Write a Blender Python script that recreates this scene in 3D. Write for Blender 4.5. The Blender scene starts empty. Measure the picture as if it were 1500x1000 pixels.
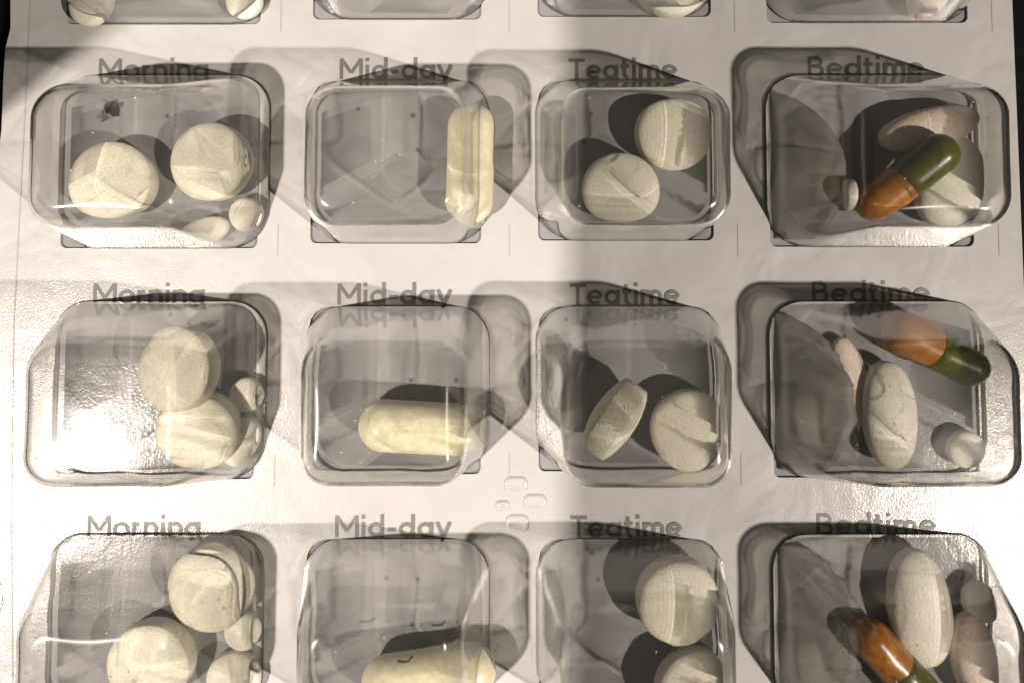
import bpy, bmesh, math, random
from mathutils import Vector, Matrix

# ---------------------------------------------------------------- camera, world, lamps, exposure
# 1 unit = 1 cm.  The pack lies in the plane z = 0; the telephone's lens hangs 12 cm above it.
scn = bpy.context.scene
col = scn.collection
F, CX, CY, H = 1200.0, 737.0, 265.0, 12.0          # focal length and optical centre in photograph pixels, lens height
TILT = math.atan(0.0504)
cam_data = bpy.data.cameras.new('camera')
cam_data.sensor_width = 36.0
cam_data.lens = 36.0 * F / 1500.0
cam_data.shift_x = (750 - CX) / 1500.0
cam_data.shift_y = -(500 - CY) / 1500.0
cam_data.clip_start = 0.05
cam_data.clip_end = 400.0
cam = bpy.data.objects.new('camera', cam_data)
cam.location = (0, 0, H)
cam.rotation_euler = (TILT, 0, 0)
col.objects.link(cam)
scn.camera = cam

world = bpy.data.worlds.new('World')
scn.world = world
world.use_nodes = True
bg = world.node_tree.nodes['Background']
bg.inputs[0].default_value = (1.0, 0.88, 0.74, 1)
bg.inputs[1].default_value = 0.055

def lamp(name, loc, power, size, colour):
    d = bpy.data.lights.new(name, 'POINT')
    d.energy = power
    d.shadow_soft_size = size
    d.color = colour
    d.cycles.is_caustics_light = True
    o = bpy.data.objects.new(name, d)
    o.location = loc
    col.objects.link(o)
    return o
lamp('lamp_left', (-35.0, -20.1, 55), 207000, 0.85, (1.0, 0.895, 0.785))
lamp('lamp_right', (32.7, -18.6, 37), 103000, 0.58, (1.0, 0.895, 0.785))

vs = scn.view_settings
vs.view_transform = 'Standard'
vs.look = 'None'
vs.exposure = 0.0
vs.gamma = 1.0
cy = scn.cycles
cy.use_denoising = True
cy.denoiser = 'OPENIMAGEDENOISE'
cy.max_bounces = 14
cy.transmission_bounces = 12
cy.glossy_bounces = 6
cy.diffuse_bounces = 3
cy.transparent_max_bounces = 12
cy.caustics_refractive = True
cy.caustics_reflective = True
cy.sample_clamp_indirect = 6.0

R = random.Random(7)
PI = math.pi

def at(px, py, z=0.0):
    """the point of the plane at height z seen at a pixel of the photograph"""
    c, s = math.cos(TILT), math.sin(TILT)
    dx, dy = (px - CX) / F, -(py - CY) / F
    d = (dx, dy * c + s, dy * s - c)
    k = (z - H) / d[2]
    return Vector((d[0] * k, d[1] * k, z))

# ---------------------------------------------------------------- materials
def mat(name):
    m = bpy.data.materials.new(name)
    m.use_nodes = True
    nt = m.node_tree
    return m, nt, nt.nodes['Principled BSDF']

def node(nt, kind, **kw):
    n = nt.nodes.new(kind)
    for k, v in kw.items():
        if k in n.inputs:
            n.inputs[k].default_value = v
        else:
            setattr(n, k, v)
    return n

def coords(nt, scale=(1, 1, 1)):
    tc = nt.nodes.new('ShaderNodeTexCoord')
    mp = nt.nodes.new('ShaderNodeMapping')
    mp.inputs['Scale'].default_value = scale
    nt.links.new(tc.outputs['Object'], mp.inputs[0])
    return mp.outputs[0]

def ramp(nt, fac, a, b, p0=0.3, p1=0.7):
    r = nt.nodes.new('ShaderNodeValToRGB')
    r.color_ramp.elements[0].position = p0
    r.color_ramp.elements[1].position = p1
    r.color_ramp.elements[0].color = (*a, 1)
    r.color_ramp.elements[1].color = (*b, 1)
    nt.links.new(fac, r.inputs[0])
    return r.outputs[0]

def bump(nt, height, strength, dist, prev=None):
    b = node(nt, 'ShaderNodeBump', Strength=strength, Distance=dist)
    nt.links.new(height, b.inputs['Height'])
    if prev is not None:
        nt.links.new(prev, b.inputs['Normal'])
    return b.outputs[0]

def simple(name, colour, rough=0.5, metallic=0.0, coat=0.0, spec=0.5):
    m, nt, p = mat(name)
    p.inputs['Base Color'].default_value = (*colour, 1)
    p.inputs['Roughness'].default_value = rough
    p.inputs['Metallic'].default_value = metallic
    p.inputs['Coat Weight'].default_value = coat
    p.inputs['Specular IOR Level'].default_value = spec
    return m

def chalk(name, c1, c2, rough=0.55, grain=28.0, strength=0.5, spec=0.4, sss=0.0):
    """pressed powder: mottled colour, grainy relief"""
    m, nt, p = mat(name)
    v = coords(nt)
    n1 = node(nt, 'ShaderNodeTexNoise', Scale=4.0, Detail=6.0)
    n2 = node(nt, 'ShaderNodeTexNoise', Scale=grain, Detail=3.0)
    nt.links.new(v, n1.inputs[0]); nt.links.new(v, n2.inputs[0])
    mx = node(nt, 'ShaderNodeMath', operation='MULTIPLY_ADD')
    mx.inputs[1].default_value = 0.7
    nt.links.new(n2.outputs[0], mx.inputs[0])
    h = node(nt, 'ShaderNodeMath', operation='MULTIPLY')
    h.inputs[1].default_value = 0.3
    nt.links.new(n1.outputs[0], h.inputs[0])
    nt.links.new(h.outputs[0], mx.inputs[2])
    lo = tuple(x * 0.90 for x in c1)
    nt.links.new(ramp(nt, mx.outputs[0], lo, c2, 0.38, 0.60), p.inputs['Base Color'])
    nt.links.new(bump(nt, n2.outputs[0], strength, 0.022), p.inputs['Normal'])
    p.inputs['Roughness'].default_value = rough
    p.inputs['Specular IOR Level'].default_value = spec
    if sss:
        p.inputs['Subsurface Weight'].default_value = sss
        p.inputs['Subsurface Radius'].default_value = (0.12, 0.1, 0.06)
        p.inputs['Subsurface Scale'].default_value = 1.0
    return m

M = {}
M['tablet'] = chalk('tablet_white', (0.85, 0.81, 0.66), (0.91, 0.88, 0.74), 0.5, 34, 0.4)
M['small_tablet'] = chalk('small_tablet_white', (0.85, 0.81, 0.67), (0.90, 0.87, 0.75), 0.45, 40, 0.25)
M['coated'] = chalk('coated_oval', (0.85, 0.815, 0.70), (0.90, 0.875, 0.77), 0.42, 30, 0.3)
M['pink'] = chalk('coated_pink', (0.80, 0.66, 0.56), (0.87, 0.74, 0.64), 0.5, 26, 0.4)
M['pink_groove'] = simple('pink_groove', (0.40, 0.27, 0.21), 0.7)
M['cream'] = chalk('gelatin_cream', (0.88, 0.82, 0.57), (0.92, 0.87, 0.65), 0.34, 9, 0.10, 0.5, 0.15)
M['orange'] = chalk('gelatin_orange', (0.42, 0.16, 0.016), (0.50, 0.20, 0.026), 0.3, 10, 0.06, 0.5, 0.1)
M['green'] = chalk('gelatin_green', (0.085, 0.09, 0.008), (0.118, 0.118, 0.012), 0.3, 10, 0.06, 0.5, 0.1)
M['speck'] = simple('dark_speck', (0.02, 0.018, 0.016), 0.6)
M['ink'] = simple('printed_ink', (0.195, 0.182, 0.17), 0.5)
M['pit'] = simple('pit_grey', (0.13, 0.125, 0.12), 0.7)
M['dust'] = simple('dust_fleck', (0.5, 0.48, 0.45), 0.12, coat=1.0)
M['score'] = simple('scored_line', (0.45, 0.435, 0.41), 0.6)
M['phone'] = simple('phone_black', (0.012, 0.012, 0.013), 0.35)
M['phone_glass'] = simple('phone_glass', (0.006, 0.006, 0.008), 0.08)

def card_material():
    m, nt, p = mat('white_card_under_film')
    v = coords(nt)
    n1 = node(nt, 'ShaderNodeTexNoise', Scale=0.8, Detail=5.0)
    n2 = node(nt, 'ShaderNodeTexNoise', Scale=16.0, Detail=4.0)
    n3 = node(nt, 'ShaderNodeTexNoise', Scale=1.1, Detail=2.0, Distortion=0.6)
    n4 = node(nt, 'ShaderNodeTexVoronoi', Scale=34.0)
    for n in (n1, n2, n3, n4):
        nt.links.new(v, n.inputs['Vector'])
    nt.links.new(ramp(nt, n1.outputs[0], (0.525, 0.512, 0.508), (0.59, 0.577, 0.572)), p.inputs['Base Color'])
    p.inputs['Roughness'].default_value = 0.6
    p.inputs['Specular IOR Level'].default_value = 0.3
    b0 = bump(nt, n3.outputs[0], 0.38, 0.14)
    nt.links.new(bump(nt, n2.outputs[0], 0.10, 0.02, b0), p.inputs['Normal'])
    # the clear film laid over the card: glossy, finely pebbled
    p.inputs['Coat Weight'].default_value = 1.0
    p.inputs['Coat Roughness'].default_value = 0.2
    p.inputs['Coat IOR'].default_value = 1.55
    c0 = bump(nt, n3.outputs[0], 0.4, 0.04)
    c1 = bump(nt, n4.outputs[0], 0.6, 0.0035, c0)
    nt.links.new(c1, p.inputs['Coat Normal'])
    return m
M['card'] = card_material()
M['film'] = simple('clear_film_over_card', (0.545, 0.533, 0.525), 0.6, coat=1.0)
M['film'].node_tree.nodes['Principled BSDF'].inputs['Coat Roughness'].default_value = 0.06

def foil_material(name='grey_foil', dots=True):
    m, nt, p = mat(name)
    v = coords(nt)
    vs_ = coords(nt, (14, 2.2, 1))
    n1 = node(nt, 'ShaderNodeTexNoise', Scale=1.0, Detail=5.0)
    n2 = node(nt, 'ShaderNodeTexNoise', Scale=24.0, Detail=3.0)
    n3 = node(nt, 'ShaderNodeTexNoise', Scale=1.6, Detail=3.0, Distortion=0.8)
    nt.links.new(vs_, n1.inputs['Vector'])
    nt.links.new(v, n2.inputs['Vector']); nt.links.new(v, n3.inputs['Vector'])
    nt.links.new(ramp(nt, n3.outputs[0], (0.29, 0.286, 0.298), (0.355, 0.35, 0.364)), p.inputs['Base Color'])
    p.inputs['Specular IOR Level'].default_value = 0.3
    p.inputs['Roughness'].default_value = 0.15
    b0 = bump(nt, n1.outputs[0], 0.08, 0.02)
    b1 = bump(nt, n3.outputs[0], 0.05, 0.10, b0)
    nt.links.new(bump(nt, n2.outputs[0], 0.25, 0.008, b1), p.inputs['Normal'])
    return m
M['foil'] = foil_material()
M['flap'] = simple('flap_shaded_grey', (0.155, 0.15, 0.148), 0.6)  # the tilted flaps' shade is put into this darker grey

def plastic_material():
    m = bpy.data.materials.new('clear_plastic')
    m.use_nodes = True
    nt = m.node_tree
    nt.nodes.clear()
    out = nt.nodes.new('ShaderNodeOutputMaterial')
    g = nt.nodes.new('ShaderNodeBsdfGlass')
    g.inputs['Color'].default_value = (0.995, 0.993, 0.985, 1)
    g.inputs['Roughness'].default_value = 0.045
    g.inputs['IOR'].default_value = 1.47
    d = nt.nodes.new('ShaderNodeBsdfDiffuse')              # the faint milkiness of thermoformed film
    d.inputs['Color'].default_value = (0.85, 0.84, 0.83, 1)
    mx = nt.nodes.new('ShaderNodeMixShader')
    mx.inputs[0].default_value = 0.014
    nt.links.new(g.outputs[0], mx.inputs[1]); nt.links.new(d.outputs[0], mx.inputs[2])
    gl = nt.nodes.new('ShaderNodeBsdfGlossy')              # fine scuffing of the surface
    gl.inputs['Roughness'].default_value = 0.15
    mx2 = nt.nodes.new('ShaderNodeMixShader')
    mx2.inputs[0].default_value = 0.03
    nt.links.new(mx.outputs[0], mx2.inputs[1]); nt.links.new(gl.outputs[0], mx2.inputs[2])
    nt.links.new(mx2.outputs[0], out.inputs[0])
    return m
M['plastic'] = plastic_material()

def table_material():
    m, nt, p = mat('black_tabletop')
    v = coords(nt)
    n1 = node(nt, 'ShaderNodeTexNoise', Scale=9.0, Detail=6.0)
    nt.links.new(v, n1.inputs['Vector'])
    nt.links.new(ramp(nt, n1.outputs[0], (0.0015, 0.0015, 0.0017), (0.004, 0.004, 0.0043)), p.inputs['Base Color'])
    nt.links.new(bump(nt, n1.outputs[0], 0.4, 0.03), p.inputs['Normal'])
    p.inputs['Roughness'].default_value = 0.7
    p.inputs['Specular IOR Level'].default_value = 0.12
    return m
M['table'] = table_material()

# ---------------------------------------------------------------- helpers
def obj(name, bm, m, parent=None, smooth=True, caster=False):
    me = bpy.data.meshes.new(name)
    bmesh.ops.recalc_face_normals(bm, faces=bm.faces)
    bm.to_mesh(me); bm.free()
    if smooth:
        for p in me.polygons:
            p.use_smooth = True
    for mm in (m if isinstance(m, (list, tuple)) else [m]):
        me.materials.append(mm)
    o = bpy.data.objects.new(name, me)
    col.objects.link(o)
    if parent is not None:
        o.parent = parent
    o.cycles.is_caustics_caster = caster
    o.cycles.is_caustics_receiver = not caster
    return o

def thing(name, loc, label, cat, group=None):
    o = bpy.data.objects.new(name, None)
    o.empty_display_size = 0.3
    o.location = loc
    col.objects.link(o)
    tag(o, label, cat, group)
    return o

def tag(o, label, cat, group=None):
    o['label'] = label
    o['category'] = cat
    if group:
        o['group'] = group
    return o

def smoothstep(a, b, x):
    t = min(1, max(0, (x - a) / (b - a)))
    return t * t * (3 - 2 * t)

def rounded(x0, x1, y0, y1, radii, n=10, m=8):
    """closed outline, counter-clockwise, corners BL BR TR TL; n arc steps a corner, m steps a side"""
    bl, br, tr, tl = radii
    pts = []
    cs = [((x0 + bl, y0 + bl), bl, PI), ((x1 - br, y0 + br), br, 1.5 * PI), ((x1 - tr, y1 - tr), tr, 0), ((x0 + tl, y1 - tl), tl, 0.5 * PI)]
    arcs = []
    for (c, r, a0) in cs:
        arcs.append([Vector((c[0] + r * math.cos(a0 + i / n * PI / 2), c[1] + r * math.sin(a0 + i / n * PI / 2))) for i in range(n + 1)])
    for k in range(4):
        pts += arcs[k]
        a, b = arcs[k][-1], arcs[(k + 1) % 4][0]
        pts += [a.lerp(b, i / m) for i in range(1, m)]
    return pts

def loft(bm, loops, close_first=False, close_last=False):
    rings = [[bm.verts.new(p) for p in lp] for lp in loops]
    n = len(rings[0])
    for a, b in zip(rings[:-1], rings[1:]):
        for i in range(n):
            j = (i + 1) % n
            bm.faces.new((a[i], a[j], b[j], b[i]))
    for flag, rg in ((close_first, rings[0]), (close_last, rings[-1])):
        if flag:
            c = bm.verts.new(sum((v.co for v in rg), Vector()) / n)
            for i in range(n):
                bm.faces.new((rg[i], rg[(i + 1) % n], c))
    return rings

# ---------------------------------------------------------------- the table and the telephone that shades it
bm = bmesh.new()
bmesh.ops.create_grid(bm, x_segments=8, y_segments=8, size=120)
tb = obj('tabletop', bm, M['table'], smooth=False)
tb.location = (0, 0, -0.16)
tb['kind'] = 'structure'

def slab(x0, x1, y0, y1, z0, z1, r, bev=0.08):
    b = bmesh.new()
    rr = lambda e: rounded(x0 + e, x1 - e, y0 + e, y1 - e, [max(0.02, r - e)] * 4, 8, 2)
    loops = []
    for e, z in ((bev, z0), (bev * 0.3, z0 + bev * 0.3), (0, z0 + bev), (0, z1 - bev), (bev * 0.3, z1 - bev * 0.3), (bev, z1)):
        loops.append([Vector((p.x, p.y, z)) for p in rr(e)])
    loft(b, loops, True, True)
    return b

PH = thing('smartphone', (0, 0, 12.1), 'black smartphone held flat above the pack, shading its right half', 'smartphone')
obj('phone_body', slab(-7.1, 0.6, -12.6, 1.9, 0.12, 0.85, 1.0, 0.12), M['phone'], PH)
obj('screen', slab(-6.85, 0.33, -12.35, 1.65, 0.855, 0.875, 0.8, 0.006), M['phone_glass'], PH)
bm = bmesh.new()
loops = []
for r, z in ((0.30, 0.05), (0.42, 0.02), (0.48, 0.06), (0.5, 0.118)):
    loops.append([Vector((r * math.cos(a * PI / 16), r * math.sin(a * PI / 16), z)) for a in range(32)])
loft(bm, loops)
obj('camera_ring', bm, M['phone'], PH)

CT = thing('shade_carton', (-12.5, 3.0, -0.158), 'plain white carton added out of view left of the pack to shade its upper left corner', 'carton')  # unseen box, added only to block the left lamp from the upper left
def box(x0, x1, y0, y1, z0, z1, bev):
    b = bmesh.new()
    bmesh.ops.create_cube(b, size=1)
    for v in b.verts:
        v.co = Vector(((x0 + x1) / 2 + v.co.x * (x1 - x0), (y0 + y1) / 2 + v.co.y * (y1 - y0), (z0 + z1) / 2 + v.co.z * (z1 - z0)))
    bmesh.ops.bevel(b, geom=b.edges[:], offset=bev, segments=2, affect='EDGES')
    return b
obj('shade_carton_body', box(-1.0, 1.0, -4.7, 6.0, 0.0, 14.3, 0.05), M['card'], CT, smooth=False)
obj('shade_carton_flap', box(-0.98, 0.96, -4.6, 5.9, 14.305, 14.35, 0.01), M['card'], CT, smooth=False)

# ---------------------------------------------------------------- the blister pack
PITCH = 3.295
def ty(r):                                       # height of the printed word of row r (0 is the row cut by the upper edge)
    return 2.25 - PITCH * (r - 1)
COLS = [  # word, word x0, x1, window (x0, x1, y0, y1), bubble base, bubble top;  y counted from the printed word
    dict(word='Morning', wx=(-5.965, -4.31), win=(-6.45, -3.58, -2.63, -0.17), rim=(-6.49, -3.42, -2.64, -0.10), top=(-6.03, -4.15, -2.24, -0.56)),
    dict(word='Mid-day', wx=(-2.42, -0.74), win=(-2.81, -0.32, -2.56, -0.18), rim=(-2.84, -0.20, -2.57, -0.18), top=(-2.50, -0.58, -2.24, -0.56)),
    dict(word='Teatime', wx=(0.955, 2.575), win=(0.51, 3.07, -2.52, -0.18), rim=(0.48, 3.16, -2.53, -0.18), top=(0.82, 2.88, -2.24, -0.56)),
    dict(word='Bedtime', wx=(4.46, 6.21), win=(3.89, 6.86, -2.61, -0.17), rim=(3.84, 6.95, -2.62, -0.10), top=(4.60, 6.46, -2.24, -0.56)),
]
PACK = thing('pill_pack', (0, 0, 0), 'clear plastic blister pill pack on white card with rows of labelled compartments', 'pill pack')

# card with windows
def filled(outer, holes, z, bm):
    edges = []
    for lp in [outer] + holes:
        vsx = [bm.verts.new((p[0], p[1], z)) for p in lp]
        for i in range(len(vsx)):
            edges.append(bm.edges.new((vsx[i], vsx[(i + 1) % len(vsx)])))
    r = bmesh.ops.triangle_fill(bm, use_beauty=True, use_dissolve=False, edges=edges)
    return [g for g in r['geom'] if isinstance(g, bmesh.types.BMFace)]

outer = [(-7.02, -9.2), (7.66, -9.2), (7.64, -6.4), (7.615, -4.3), (7.585, -2.2), (7.56, -0.7), (7.545, 1.2), (7.525, 3.3), (7.50, 6.6),
         (-7.30, 6.6), (-7.285, 3.4), (-7.27, 2.85), (-7.335, 2.55), (-7.35, 2.2), (-7.355, 1.35), (-7.37, 1.2), (-7.375, -1.2), (-7.33, -2.0), (-7.36, -2.7), (-7.25, -4.6), (-7.12, -5.4), (-7.2, -5.7), (-7.05, -7.4)]
holes = []
for r in range(0, 4):
    for c in COLS:
        x0, x1, y0, y1 = c['win']
        holes.append([tuple(p) for p in rounded(x0, x1, ty(r) + y0, ty(r) + y1, (0.09, 0.09, 0.3, 0.3), 4, 1)])
bm = bmesh.new()
fs = filled(outer, holes, 0.04, bm)
ext = bmesh.ops.extrude_face_region(bm, geom=fs)
bmesh.ops.translate(bm, verts=[g for g in ext['geom'] if isinstance(g, bmesh.types.BMVert)], vec=(0, 0, -0.035))
card = obj('card_front', bm, M['card'], PACK, smooth=False)

bm = bmesh.new()
bmesh.ops.create_grid(bm, x_segments=90, y_segments=90, size=1)
for v in bm.verts:
    v.co.x = v.co.x * 7.0 + 0.2
    v.co.y = v.co.y * 7.6 - 1.3
obj('foil_backing', bm, M['foil'], PACK)

# neighbouring page of the pack, folded back at the left edge
bm = bmesh.new()
fs = filled([(-7.08, -9.2), (-7.07, -7.4), (-7.22, -5.7), (-7.14, -5.4), (-7.265, -4.6), (-7.375, -2.7), (-7.345, -2.0), (-7.39, -1.2), (-7.385, 1.22), (-7.9, 1.3), (-9.0, 1.1), (-9.0, -9.2)], [], 0.03, bm)
ext = bmesh.ops.extrude_face_region(bm, geom=fs)
bmesh.ops.translate(bm, verts=[g for g in ext['geom'] if isinstance(g, bmesh.types.BMVert)], vec=(0, 0, -0.03))
obj('folded_page', bm, M['card'], PACK, smooth=False)

# clear blisters
def blister(c, row, seed):
    rnd = random.Random(seed)
    x0, x1, y0, y1 = c['rim']
    tx0, tx1, ty0, ty1 = c['top']
    oy = ty(row)
    j = lambda s: rnd.uniform(-s, s)
    lip = rounded(x0 - 0.06, x1 + 0.06, oy + y0 - 0.04, oy + y1 + 0.05, (0.66, 0.66, 0.56, 0.56), 12, 10)
    base = rounded(x0, x1, oy + y0 + 0.01, oy + y1, (0.60, 0.60, 0.50, 0.50), 12, 10)
    topl = rounded(tx0 - 0.025 + j(.03), tx1 + 0.025 + j(.03), oy + ty0 - 0.025 + j(.02), oy + ty1 + 0.02 + j(.02), (0.36, 0.36, 0.38, 0.38), 12, 10)
    Z = 1.70 + j(.03)
    cen = Vector(((tx0 + tx1) / 2, oy + (ty0 + ty1) / 2))
    prof = []                                                      # (outline mix, inset towards the centre, z)
    loops = []
    ph1, ph2 = rnd.uniform(0, 6), rnd.uniform(0, 6)
    def ring(k, z, bulge=0.0):
        out = []
        for i, (a, b) in enumerate(zip(base, topl)):
            p = a.lerp(b, k)
            u = i / len(base) * 2 * PI
            w = 0.005 * math.sin(3 * u + ph1 + 2 * z) + 0.002 * math.sin(7 * u + ph2 - 3 * z)
            d = (p - cen)
            p = p + d.normalized() * (w * k * 1.2 + bulge)
            out.append(Vector((p.x, p.y, z)))
        return out
    def on_wall(t):
        return ring(t, 0.06 + (Z - 0.06) * t)
    loops.append(ring(-0.025, 0.043))
    for t in (0.0, 0.06, 0.14, 0.24, 0.35, 0.46, 0.57, 0.66):
        loops.append(on_wall(t))
    # the bend from the wall into the top face, tangent to both
    R0 = 0.30
    w0, w1 = on_wall(0.76), on_wall(1.0)
    for k in range(13):
        u = k / 12
        lp = []
        for p, c1 in zip(w0, w1):
            d = Vector((cen.x - c1.x, cen.y - c1.y))
            q = Vector((c1.x, c1.y)) + d * (R0 / max(0.6, d.length))
            p2 = Vector((q.x, q.y, Z))
            lp.append(p * (1 - u) ** 2 + c1 * (2 * u * (1 - u)) + p2 * u * u)
        loops.append(lp)
    last = loops[-1]
    for s in (0.95, 0.88, 0.78, 0.67, 0.56, 0.45, 0.34, 0.23, 0.12, 0.04):
        lp = []
        for p in last:
            q = cen + (Vector((p.x, p.y)) - cen) * s
            dz = 0.014 * (1 - s * s) ** 2 + 0.0025 * (1 - s ** 4) * math.sin(2.3 * q.x + ph1) * math.sin(2.9 * q.y + ph2)
            lp.append(Vector((q.x, q.y, Z + dz)))
        loops.append(lp)
    # the inner skin: moved inwards along the normals; thinner walls, thicker corners
    bmo = bmesh.new()
    rings = loft(bmo, loops, False, True)
    bmesh.ops.recalc_face_normals(bmo, faces=bmo.faces)
    bmo.normal_update()
    topf = max(bmo.faces, key=lambda f: f.calc_center_median().z)
    sgn = 1 if topf.normal.z > 0 else -1
    th = {}
    for ri, rg in enumerate(rings):
        for i, v in enumerate(rg):
            u = i / len(rg) * 2 * PI
            t = 0.036 + 0.001 * math.sin(2 * u + ph1) * smoothstep(0.3, 1.5, v.co.z)
            if ri >= 9:
                t = 0.036
            th[v] = t
    verts = list(bmo.verts)
    new = {}
    for v in verts:
        new[v] = bmo.verts.new(v.co - v.normal * sgn * th.get(v, 0.036))
    for f in list(bmo.faces):
        bmo.faces.new([new[v] for v in reversed(f.verts)])
    rg = rings[0]
    n = len(rg)
    for i in range(n):
        k = (i + 1) % n
        bmo.faces.new((rg[k], rg[i], new[rg[i]], new[rg[k]]))
    b_ = obj('blister', bmo, M['plastic'], PACK, caster=True)
    bd = bmesh.new()
    for _ in range(7):
        x, y, rr = rnd.uniform(tx0 + 0.1, tx1 - 0.1), oy + rnd.uniform(ty0 + 0.1, ty1 - 0.1), rnd.uniform(0.006, 0.016)
        bmesh.ops.create_icosphere(bd, subdivisions=2, radius=rr, matrix=Matrix.Translation((x, y, Z + 0.024)) @ Matrix.Diagonal((1, rnd.uniform(0.7, 1.6), 0.8, 1)))
    du = obj('dust', bd, M['dust'], b_)
    du['kind'] = 'stuff'
    return b_

for row in range(0, 4):
    for ci, c in enumerate(COLS):
        blister(c, row, 10 * row + ci)

# printed words: each letter drawn as flat strokes
def arc(cx, cy, r, a0, a1, n=14, ry=None):
    ry = ry or r
    return [(cx + r * math.cos(math.radians(a0 + (a1 - a0) * i / n)), cy + ry * math.sin(math.radians(a0 + (a1 - a0) * i / n))) for i in range(n + 1)]
GL = {  # advance, strokes; cap height 1, x-height 0.70
    'M': (1.10, [[(0.12, 0), (0.12, 1)], [(0.12, 0.98), (0.55, 0.30)], [(0.98, 0.98), (0.55, 0.30)], [(0.98, 0), (0.98, 1)]]),
    'o': (0.80, [arc(0.40, 0.35, 0.28, 0, 360, 24)]),
    'r': (0.50, [[(0.14, 0), (0.14, 0.70)], [(0.14, 0.36)] + arc(0.40, 0.36, 0.26, 180, 95, 8)]),
    'n': (0.72, [[(0.14, 0), (0.14, 0.70)], arc(0.37, 0.40, 0.23, 180, 0, 12) + [(0.60, 0)]]),
    'i': (0.32, [[(0.16, 0), (0.16, 0.70)], [(0.16, 0.86), (0.16, 1.04)]]),
    'g': (0.80, [arc(0.38, 0.35, 0.26, 0, 360, 24), [(0.65, 0.70), (0.65, 0.0)] + arc(0.39, -0.02, 0.26, 0, -150, 10)]),
    'd': (0.80, [arc(0.38, 0.35, 0.26, 0, 360, 24), [(0.65, 0), (0.65, 1.06)]]),
    '-': (0.52, [[(0.08, 0.36), (0.44, 0.36)]]),
    'a': (0.80, [arc(0.38, 0.35, 0.26, 0, 360, 24), [(0.65, 0), (0.65, 0.70)]]),
    'y': (0.70, [[(0.08, 0.70), (0.36, 0.04)], [(0.64, 0.70), (0.26, -0.27)]]),
    'T': (0.78, [[(0.02, 0.92), (0.76, 0.92)], [(0.39, 0), (0.39, 0.90)]]),
    'e': (0.76, [[(0.12, 0.35), (0.63, 0.35)], arc(0.38, 0.35, 0.27, 2, 318, 22)]),
    't': (0.48, [[(0.20, 0.95), (0.20, 0.22)] + arc(0.36, 0.22, 0.16, 180, 280, 6), [(0.04, 0.63), (0.42, 0.63)]]),
    'm': (1.06, [[(0.14, 0), (0.14, 0.70)], arc(0.335, 0.42, 0.195, 180, 0, 10) + [(0.53, 0)], arc(0.725, 0.42, 0.195, 180, 0, 10) + [(0.92, 0)]]),
    'B': (0.82, [[(0.14, 0), (0.14, 1)], [(0.14, 0.93), (0.42, 0.93)] + arc(0.42, 0.73, 0.20, 90, -90, 10) + [(0.14, 0.53)], [(0.14, 0.53), (0.44, 0.53)] + arc(0.44, 0.30, 0.23, 90, -90, 10) + [(0.14, 0.07)]]),
}
def ribbon(bm, pts, w, z):
    pts = [Vector(p) for p in pts]
    closed = (pts[0] - pts[-1]).length < 1e-4
    if closed:
        pts = pts[:-1]
    n = len(pts)
    L = []
    for i in range(n):
        a = pts[(i - 1) % n] if (closed or i > 0) else None
        b = pts[(i + 1) % n] if (closed or i < n - 1) else None
        d1 = (pts[i] - a).normalized() if a is not None else None
        d2 = (b - pts[i]).normalized() if b is not None else None
        d = ((d1 or d2) + (d2 or d1)).normalized()
        nrm = Vector((-d.y, d.x))
        k = 1.0
        if d1 and d2:
            k = 1 / max(0.6, nrm.dot(Vector((-d1.y, d1.x))))
        L.append((bm.verts.new((*(pts[i] + nrm * w / 2 * k), z)), bm.verts.new((*(pts[i] - nrm * w / 2 * k), z))))
    for i in range(n if closed else n - 1):
        a, b = L[i], L[(i + 1) % n]
        bm.faces.new((a[0], a[1], b[1], b[0]))
def word(text, x0, x1, y):
    adv = sum(GL[ch][0] for ch in text)
    cap = 0.305
    sx = (x1 - x0) / adv
    x = x0
    w = thing_part('printed_word', PACK)
    w['label'] = 'printed word ' + text
    k = 0
    for ch in text:
        bm = bmesh.new()
        for st in GL[ch][1]:
            ribbon(bm, [(x + p[0] * sx, y - cap / 2 + p[1] * cap) for p in st], 0.052, 0.0425 + 0.0006 * k)
            k += 1
        for f in bm.faces:
            f.normal_update()
            if f.normal.z < 0:
                f.normal_flip()
        obj('letter', bm, M['ink'], w, smooth=False)
        x += GL[ch][0] * sx
def thing_part(name, parent):
    o = bpy.data.objects.new(name, None)
    o.empty_display_size = 0.1
    col.objects.link(o)
    o.parent = parent
    return o
for row in range(1, 4):
    for c in COLS:
        word(c['word'], c['wx'][0], c['wx'][1], ty(row) + (0.03 if c['word'] == 'Bedtime' else 0))

# film edge along the left side, scored lines between the columns
def strip(name, pts, w, z, m):
    b = bmesh.new()
    ribbon(b, pts, w, z)
    return obj(name, b, m, PACK, smooth=False)
def rod(name, pts, r, m, parent, caster=False, seg=8):
    b = bmesh.new()
    loops = []
    for i, p in enumerate(pts):
        p = Vector(p)
        d = (Vector(pts[min(i + 1, len(pts) - 1)]) - Vector(pts[max(i - 1, 0)])).normalized()
        u = d.orthogonal().normalized(); v = d.cross(u)
        loops.append([p + (u * math.cos(a * 2 * PI / seg) + v * math.sin(a * 2 * PI / seg)) * r for a in range(seg)])
    loft(b, loops, True, True)
    return obj(name, b, m, parent, caster=caster)
strip('film_edge', [(-6.96, 5.5), (-7.0, 2.4), (-7.03, 1.2), (-7.09, -1.5), (-7.04, -4.2), (-6.95, -6.6), (-6.88, -9)], 0.018, 0.0445, M['score'])
for x, segs in ((-3.28, 4), (0.09, 4), (3.42, 4), (7.22, 4)):
    for r in range(0, 4):
        strip('scored_line', [(x, ty(r) - 2.74), (x, ty(r) - 2.28)], 0.012, 0.0445, M['score'])

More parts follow.
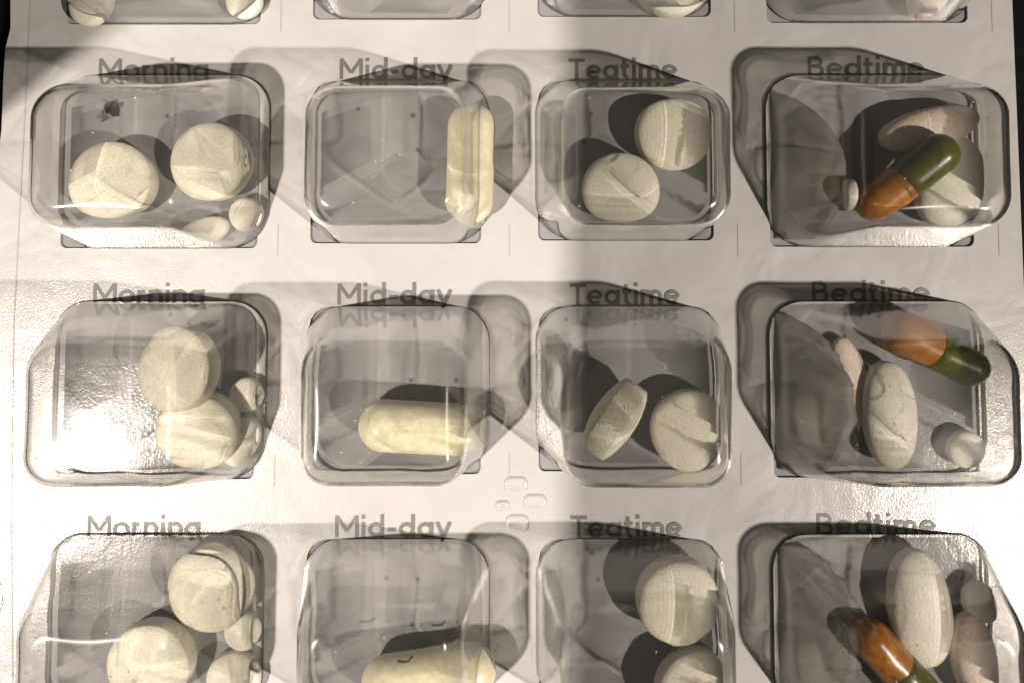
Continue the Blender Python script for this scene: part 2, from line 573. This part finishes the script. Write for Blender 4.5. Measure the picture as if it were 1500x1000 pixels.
# moulded bumps in the film, in the middle of the pack
for (px, py, sx, sy) in ((756, 712, 0.17, 0.13), (784, 738, 0.17, 0.13), (736, 742, 0.10, 0.08), (758, 768, 0.17, 0.13)):
    p = at(px, py, 0.1)
    b = bmesh.new()
    loops = []
    for e, z in ((0.0, 0.042), (0.015, 0.055), (0.035, 0.064), (0.06, 0.064), (0.075, 0.058)):
        loops.append([Vector((p.x + q.x, p.y + q.y, z)) for q in rounded(-sx + e, sx - e, -sy + e, sy - e, [max(0.01, min(sx, sy) * 0.75 - e)] * 4, 6, 2)])
    loft(b, loops, False, True)
    obj('moulded_bump', b, M['film'], PACK)

# half-moon flaps of the backing pushed in, one in each bedtime compartment
def flap(px, py, rad, row, ragged, zr):
    c = at(px, py, 0.2)
    rnd = random.Random(row)
    xl = COLS[3]['win'][0] + 0.06
    y0, y1 = ty(row) + COLS[3]['win'][2] + 0.12, ty(row) + COLS[3]['win'][3] - 0.1
    N = 44
    bm = bmesh.new()
    rowsv = []
    for i in range(N + 1):
        y = y0 + (y1 - y0) * i / N
        s = rad * rad - (y - c.y) ** 2
        xr = c.x + math.sqrt(max(s, 0.0)) if s > 0 else xl + 0.02
        xr = max(xr, xl + 0.02) + ragged * rnd.uniform(-0.05, 0.05)
        rw = []
        for k in range(9):
            t = k / 8
            x = xl + (xr - xl) * t
            z = 0.012 + zr * max(0, (x - xl) / 1.2) ** 0.85 + 0.012 * math.sin(5 * y + 3 * x)
            rw.append(bm.verts.new((x, y, z)))
        rowsv.append(rw)
    for a, b in zip(rowsv[:-1], rowsv[1:]):
        for k in range(8):
            bm.faces.new((a[k], a[k + 1], b[k + 1], b[k]))
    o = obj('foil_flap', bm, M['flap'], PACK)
    sm = o.modifiers.new('thickness', 'SOLIDIFY'); sm.thickness = 0.012; sm.offset = 1
    return o
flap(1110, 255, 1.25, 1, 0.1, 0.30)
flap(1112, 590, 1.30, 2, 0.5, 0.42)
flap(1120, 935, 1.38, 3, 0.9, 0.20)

# torn hole in the foil of the second morning compartment
def tear(px, py, size, seed):
    rnd = random.Random(seed)
    c = at(px, py, 0.05)
    b = bmesh.new()
    n = 9
    ring = []
    for i in range(n):
        a = i / n * 2 * PI
        rr = size * rnd.uniform(0.25, 0.6)
        ring.append(b.verts.new((c.x + rr * math.cos(a), c.y + rr * 1.1 * math.sin(a), 0.012)))
    cc = b.verts.new((c.x, c.y, 0.008))
    for i in range(n):
        b.faces.new((ring[i], ring[(i + 1) % n], cc))
    hole = obj('torn_hole', b, M['speck'], PACK, smooth=False)
    for i in range(5):
        a = rnd.uniform(0, 2 * PI)
        b = bmesh.new()
        p = Vector((c.x + size * 0.45 * math.cos(a), c.y + size * 0.45 * math.sin(a), 0.014))
        t = Vector((-math.sin(a), math.cos(a), 0)) * size * 0.3
        tip = p + Vector((math.cos(a + 0.6), math.sin(a + 0.6), 0)) * size * rnd.uniform(-0.5, 0.6) + Vector((0, 0, size * 0.6))
        b.faces.new([b.verts.new(q) for q in (p - t, p + t, tip)])
        obj('torn_shred', b, M['foil'], hole, smooth=False)
tear(162, 160, 0.26, 5)

# needle-sized pits in the backing
for (px, py) in ((245, 170), (525, 160), (605, 170), (612, 220), (676, 222), (1230, 160), (866, 167), (854, 208), (602, 556), (676, 556), (830, 470), (612, 850), (566, 848), (604, 912), (676, 910), (876, 850), (868, 811), (1244, 830), (245, 505), (1238, 492), (262, 822)):
    b = bmesh.new()
    p = at(px, py, 0.006)
    rr = R.uniform(0.028, 0.042)
    loft(b, [[Vector((p.x + rr * q * math.cos(a * PI / 6), p.y + rr * q * math.sin(a * PI / 6), z)) for a in range(12)] for q, z in ((1, 0.006), (0.6, 0.004))], False, True)
    obj('foil_pit', b, M['pit'], PACK)

# ---------------------------------------------------------------- pills
def lathe(prof, seg=56):
    b = bmesh.new()
    loops = [[Vector((r * math.cos(a * 2 * PI / seg), r * math.sin(a * 2 * PI / seg), z)) for a in range(seg)] for r, z in prof]
    loft(b, loops, True, True)
    return b
def tablet_mesh(r, t, dome):
    """flat or domed faces, small bevel, straight band; stands on z = 0"""
    h = t / 2
    band = h - dome
    prof = []
    up = [(r, band - 0.01), (r - 0.012, band + 0.012)]
    for k in range(1, 8):
        s = 1 - k / 7.0
        rr = 0.03 + (r - 0.05) * s
        up.append((rr, band + 0.02 + (dome - 0.02) * (1 - (rr / r) ** 2)))
    prof = [(q, -z) for q, z in reversed(up)] + up
    return lathe([(q, z) for q, z in prof])
def oval_mesh(a, b, t, seg=64, band=0.08):
    """capsule-shaped coated tablet: oval outline, domed faces, a narrow band"""
    bmx = bmesh.new()
    loops = []
    n = 12
    for k in range(-n, n + 1):
        s = k / n
        ang = abs(s) * PI / 2 * 0.985
        q = math.cos(ang) ** 0.75
        z = (math.sin(ang) * (t / 2 - band / 2) + band / 2) * (1 if s >= 0 else -1)
        if k == 0:
            continue
        loops.append([Vector((a * q * math.copysign(abs(math.cos(u * 2 * PI / seg)) ** 0.92, math.cos(u * 2 * PI / seg)), b * q * math.copysign(abs(math.sin(u * 2 * PI / seg)) ** 0.95, math.sin(u * 2 * PI / seg)), z)) for u in range(seg)])
    mid = [[Vector((a * math.copysign(abs(math.cos(u * 2 * PI / seg)) ** 0.92, math.cos(u * 2 * PI / seg)), b * math.copysign(abs(math.sin(u * 2 * PI / seg)) ** 0.95, math.sin(u * 2 * PI / seg)), z)) for u in range(seg)] for z in (-band / 2, band / 2)]
    loops = loops[:n] + mid + loops[n:]
    loft(bmx, loops, True, True)
    return bmx
def half_capsule(r, x0, x1, seg=32):
    """tube from x0 (open end) to a round end at x1"""
    b = bmesh.new()
    s = 1 if x1 > x0 else -1
    loops = [(x0, r * 0.97), (x0 + s * 0.02, r)]
    xc = x1 - s * r
    for k in range(1, 4):
        loops.append((x0 + (xc - x0) * k / 4, r))
    for k in range(0, 10):
        a = k / 10 * PI / 2
        loops.append((xc + s * r * math.sin(a), r * math.cos(a)))
    L = [[Vector((x, rr * math.cos(a * 2 * PI / seg), rr * math.sin(a * 2 * PI / seg))) for a in range(seg)] for x, rr in loops]
    loft(b, L, True, True)
    return b

FLOOR = 0.03
def place(o, px, py, z, rot=0.0, axis=None):
    """rests the pill's centre at height z under a pixel; rot turns it about the vertical (degrees, counter-clockwise seen from above)"""
    p = at(px, py, z)
    o.location = p
    q = Matrix.Rotation(math.radians(rot), 4, 'Z')
    if axis is not None:
        q = Vector(axis).normalized().to_track_quat('Z', 'Y').to_matrix().to_4x4() @ q
    o.rotation_euler = q.to_euler()

def tablet(px, py, r, label, tilt=(0, 0, 1), t=0.42, dome=0.08, z=None, m='tablet', group=None, rot=0, name='round_tablet'):
    o = obj(name, tablet_mesh(r, t, dome), M[m])
    tag(o, label, 'pill', group)
    if z is None:
        ax = Vector(tilt).normalized()
        z = FLOOR + t / 2 * ax.z + r * math.sqrt(max(0, 1 - ax.z ** 2))
    place(o, px, py, z, rot, tilt)
    return o
def oval(px, py, a, b, t, rot, label, m='coated', axis=None, z=None, name='oval_tablet', group=None):
    o = obj(name, oval_mesh(a, b, t), M[m])
    tag(o, label, 'pill', group)
    zz = z if z is not None else FLOOR + t / 2
    p = at(px, py, zz)
    o.location = p
    q = Matrix.Rotation(math.radians(rot), 4, 'Z')
    if axis is not None:
        q = q @ Vector(axis).normalized().to_track_quat('Z', 'Y').to_matrix().to_4x4()
    o.rotation_euler = q.to_euler()
    return o
def capsule(px, py, r, length, rot, label, m1, m2=None, z=None, pitch=0.0, group=None):
    zz = z if z is not None else FLOOR + r
    p = at(px, py, zz)
    root = thing('capsule', p, label, 'capsule', group)
    root.rotation_euler = (0, math.radians(pitch), math.radians(rot))
    h = length / 2
    b = obj('capsule_body', half_capsule(r * 0.965, 0.2 * h, -h), M[m1], root)
    c = obj('capsule_cap', half_capsule(r, -0.05 * h, h), M[m2 or m1], root)
    return root
def caplet(px, py, r, length, rot, label, z=None, group=None):
    """one-piece cream capsule with round ends"""
    h = length / 2
    b = bmesh.new()
    prof = []
    for k in range(1, 13):
        a = k / 12 * PI / 2
        prof.append((-h + r * (1 - math.cos(a)), r * math.sin(a)))
    prof += [(x * h, r) for x in (-0.4, -0.2, 0, 0.2, 0.4) if abs(x * h) < h - r]
    prof += [(-x, q) for x, q in reversed(prof[:12])]
    loft(b, [[Vector((x, q * math.cos(a * 2 * PI / 40), q * math.sin(a * 2 * PI / 40))) for a in range(40)] for x, q in prof], True, True)
    o = obj('cream_capsule', b, M['cream'])
    tag(o, label, 'capsule', group)
    o.location = at(px, py, z if z is not None else FLOOR + r)
    o.rotation_euler = (0, 0, math.radians(rot))
    return o

G1, G2, G3 = 'large round white tablets', 'small round white tablets', 'cream capsules in the middle column'
G4, G5, G6 = 'green and orange capsules', 'large white oval tablets', 'pink oval tablets'
# second row (the first whole one)
tablet(167, 268, 0.575, 'large round white tablet, left one of the two in second-row Morning compartment', group=G1, tilt=(0.05, 0.12, 1))
tablet(311, 238, 0.555, 'large round white tablet, right one of the two in second-row Morning compartment', group=G1, tilt=(-0.1, 0.04, 1), z=0.34)
tablet(360, 314, 0.245, 'small round white tablet below the right large tablet in second-row Morning compartment', t=0.22, dome=0.06, m='small_tablet', group=G2)
oval(299, 340, 0.36, 0.19, 0.26, 22, 'white oval tablet low beside the small round one in second-row Morning compartment', m='small_tablet')
caplet(690, 240, 0.33, 1.72, 88, 'cream capsule standing upright along the right wall of second-row Mid-day compartment', group=G3)
tablet(985, 196, 0.535, 'large round white tablet, upper right one in second-row Teatime compartment', group=G1, tilt=(0.06, -0.03, 1))
tablet(908, 280, 0.545, 'large round white tablet, lower left one in second-row Teatime compartment', group=G1, tilt=(-0.03, -0.1, 1))
pk = oval(1360, 188, 0.72, 0.29, 0.42, 14, 'pink oval tablet lying above the green and orange capsule in second-row Bedtime compartment', m='pink', group=G6, z=0.30)
oval(1390, 272, 0.72, 0.47, 0.44, 78, 'large white oval tablet under the green capsule end in second-row Bedtime compartment', group=G5)
capsule(1327, 263, 0.285, 1.62, 42, 'capsule with green end up right and orange end down left, second-row Bedtime compartment', 'orange', 'green', z=0.55, pitch=-14, group=G4)
tablet(1245, 287, 0.235, 'small white tablet on edge beside the orange capsule end in second-row Bedtime compartment', tilt=(1, 0.05, 0.25), t=0.2, dome=0.05, m='small_tablet', group=G2)
# third row
tablet(262, 540, 0.56, 'large round white tablet lying on top of the other in third-row Morning compartment', group=G1, tilt=(-0.28, 0.10, 1), z=0.62)
tablet(291, 628, 0.555, 'large round white tablet underneath the other in third-row Morning compartment', group=G1, tilt=(0.10, -0.25, 1), z=0.36)
tablet(361, 577, 0.245, 'small round white tablet right of two stacked ones in third-row Morning compartment', t=0.22, dome=0.06, m='small_tablet', group=G2)
oval(352, 645, 0.36, 0.24, 0.26, 62, 'white oval tablet at lower right of the stacked ones in third-row Morning compartment', m='small_tablet')
caplet(617, 625, 0.355, 1.74, -3, 'cream capsule lying level across third-row Mid-day compartment', group=G3)
tablet(900, 612, 0.555, 'large round white tablet standing on edge in third-row Teatime compartment', group=G1, tilt=(0.80, -0.55, 0.24), dome=0.14, t=0.60)
tablet(1011, 629, 0.56, 'large round white tablet lying flat in third-row Teatime compartment', group=G1, tilt=(-0.06, 0.06, 1))
capsule(1370, 510, 0.285, 1.58, -27, 'capsule with orange end up left and green end down right, third-row Bedtime compartment', 'orange', 'green', z=0.34, group=G4)
oval(1245, 558, 0.62, 0.24, 0.2, 100, 'pink oval tablet half hidden by the foil flap in third-row Bedtime compartment', m='pink', group=G6, z=0.13)
oval(1301, 606, 0.76, 0.375, 0.44, 93, 'large white oval tablet standing upright in middle of third-row Bedtime compartment', group=G5)
tablet(1413, 657, 0.265, 'small round white tablet at lower right of third-row Bedtime compartment', t=0.24, dome=0.07, m='small_tablet', group=G2)
# fourth row, cut by the lower edge
tablet(310, 858, 0.575, 'large round white tablet, upper right one in bottom-row Morning compartment', group=G1, tilt=(-0.08, -0.05, 1), z=0.30)
tablet(223, 967, 0.57, 'large round white tablet, lower left one in bottom-row Morning compartment', group=G1, tilt=(0, -0.06, 1))
tablet(355, 922, 0.265, 'small round white tablet in bottom-row Morning compartment', t=0.24, dome=0.07, m='small_tablet', group=G2)
oval(342, 992, 0.38, 0.36, 0.28, 10, 'white oval tablet at lower right of bottom-row Morning compartment', m='small_tablet')
cap4 = caplet(628, 990, 0.355, 1.86, 8, 'cream capsule with a dark fleck on it, bottom-row Mid-day compartment', group=G3)
tablet(992, 878, 0.565, 'large round white tablet, upper one in bottom-row Teatime compartment', group=G1, tilt=(0.03, -0.06, 1), z=0.36)
tablet(1018, 1012, 0.56, 'large round white tablet, lower one cut by lower edge in bottom-row Teatime compartment', group=G1, tilt=(0.1, 0.12, 1))
oval(1346, 889, 0.79, 0.42, 0.44, 97, 'large white oval tablet standing upright in bottom-row Bedtime compartment', group=G5, z=0.27)
capsule(1315, 978, 0.285, 1.62, -48, 'capsule with orange end up left, cut by lower edge, bottom-row Bedtime compartment', 'orange', 'green', z=0.34, group=G4)
oval(1425, 962, 0.64, 0.30, 0.42, 97, 'pink oval tablet at the right of bottom-row Bedtime compartment', m='pink', group=G6)
tablet(1436, 880, 0.25, 'small pale round tablet at upper right of bottom-row Bedtime compartment', t=0.22, dome=0.06, m='small_tablet', group=G2, tilt=(-0.4, 0.3, 1))
pts = [at(583, 967, 0.655), at(591, 968, 0.66), at(599, 967, 0.66), at(604, 960, 0.645)]
fl = rod('dark_fleck', pts, 0.015, M['speck'], None)
fl.parent = cap4
bpy.context.view_layer.update()
fl.matrix_parent_inverse = cap4.matrix_basis.inverted()
# first row, mostly above the upper edge
tablet(358, 2, 0.27, 'small round white tablet in top-row Morning compartment', t=0.24, dome=0.07, m='small_tablet', group=G2)
oval(135, 2, 0.38, 0.30, 0.3, 70, 'white oval tablet at the left of top-row Morning compartment', m='small_tablet')
tablet(985, -30, 0.55, 'large round white tablet in top-row Teatime compartment', group=G1)
oval(1365, -30, 0.60, 0.30, 0.42, 70, 'pink oval tablet in top-row Bedtime compartment', m='pink', group=G6)
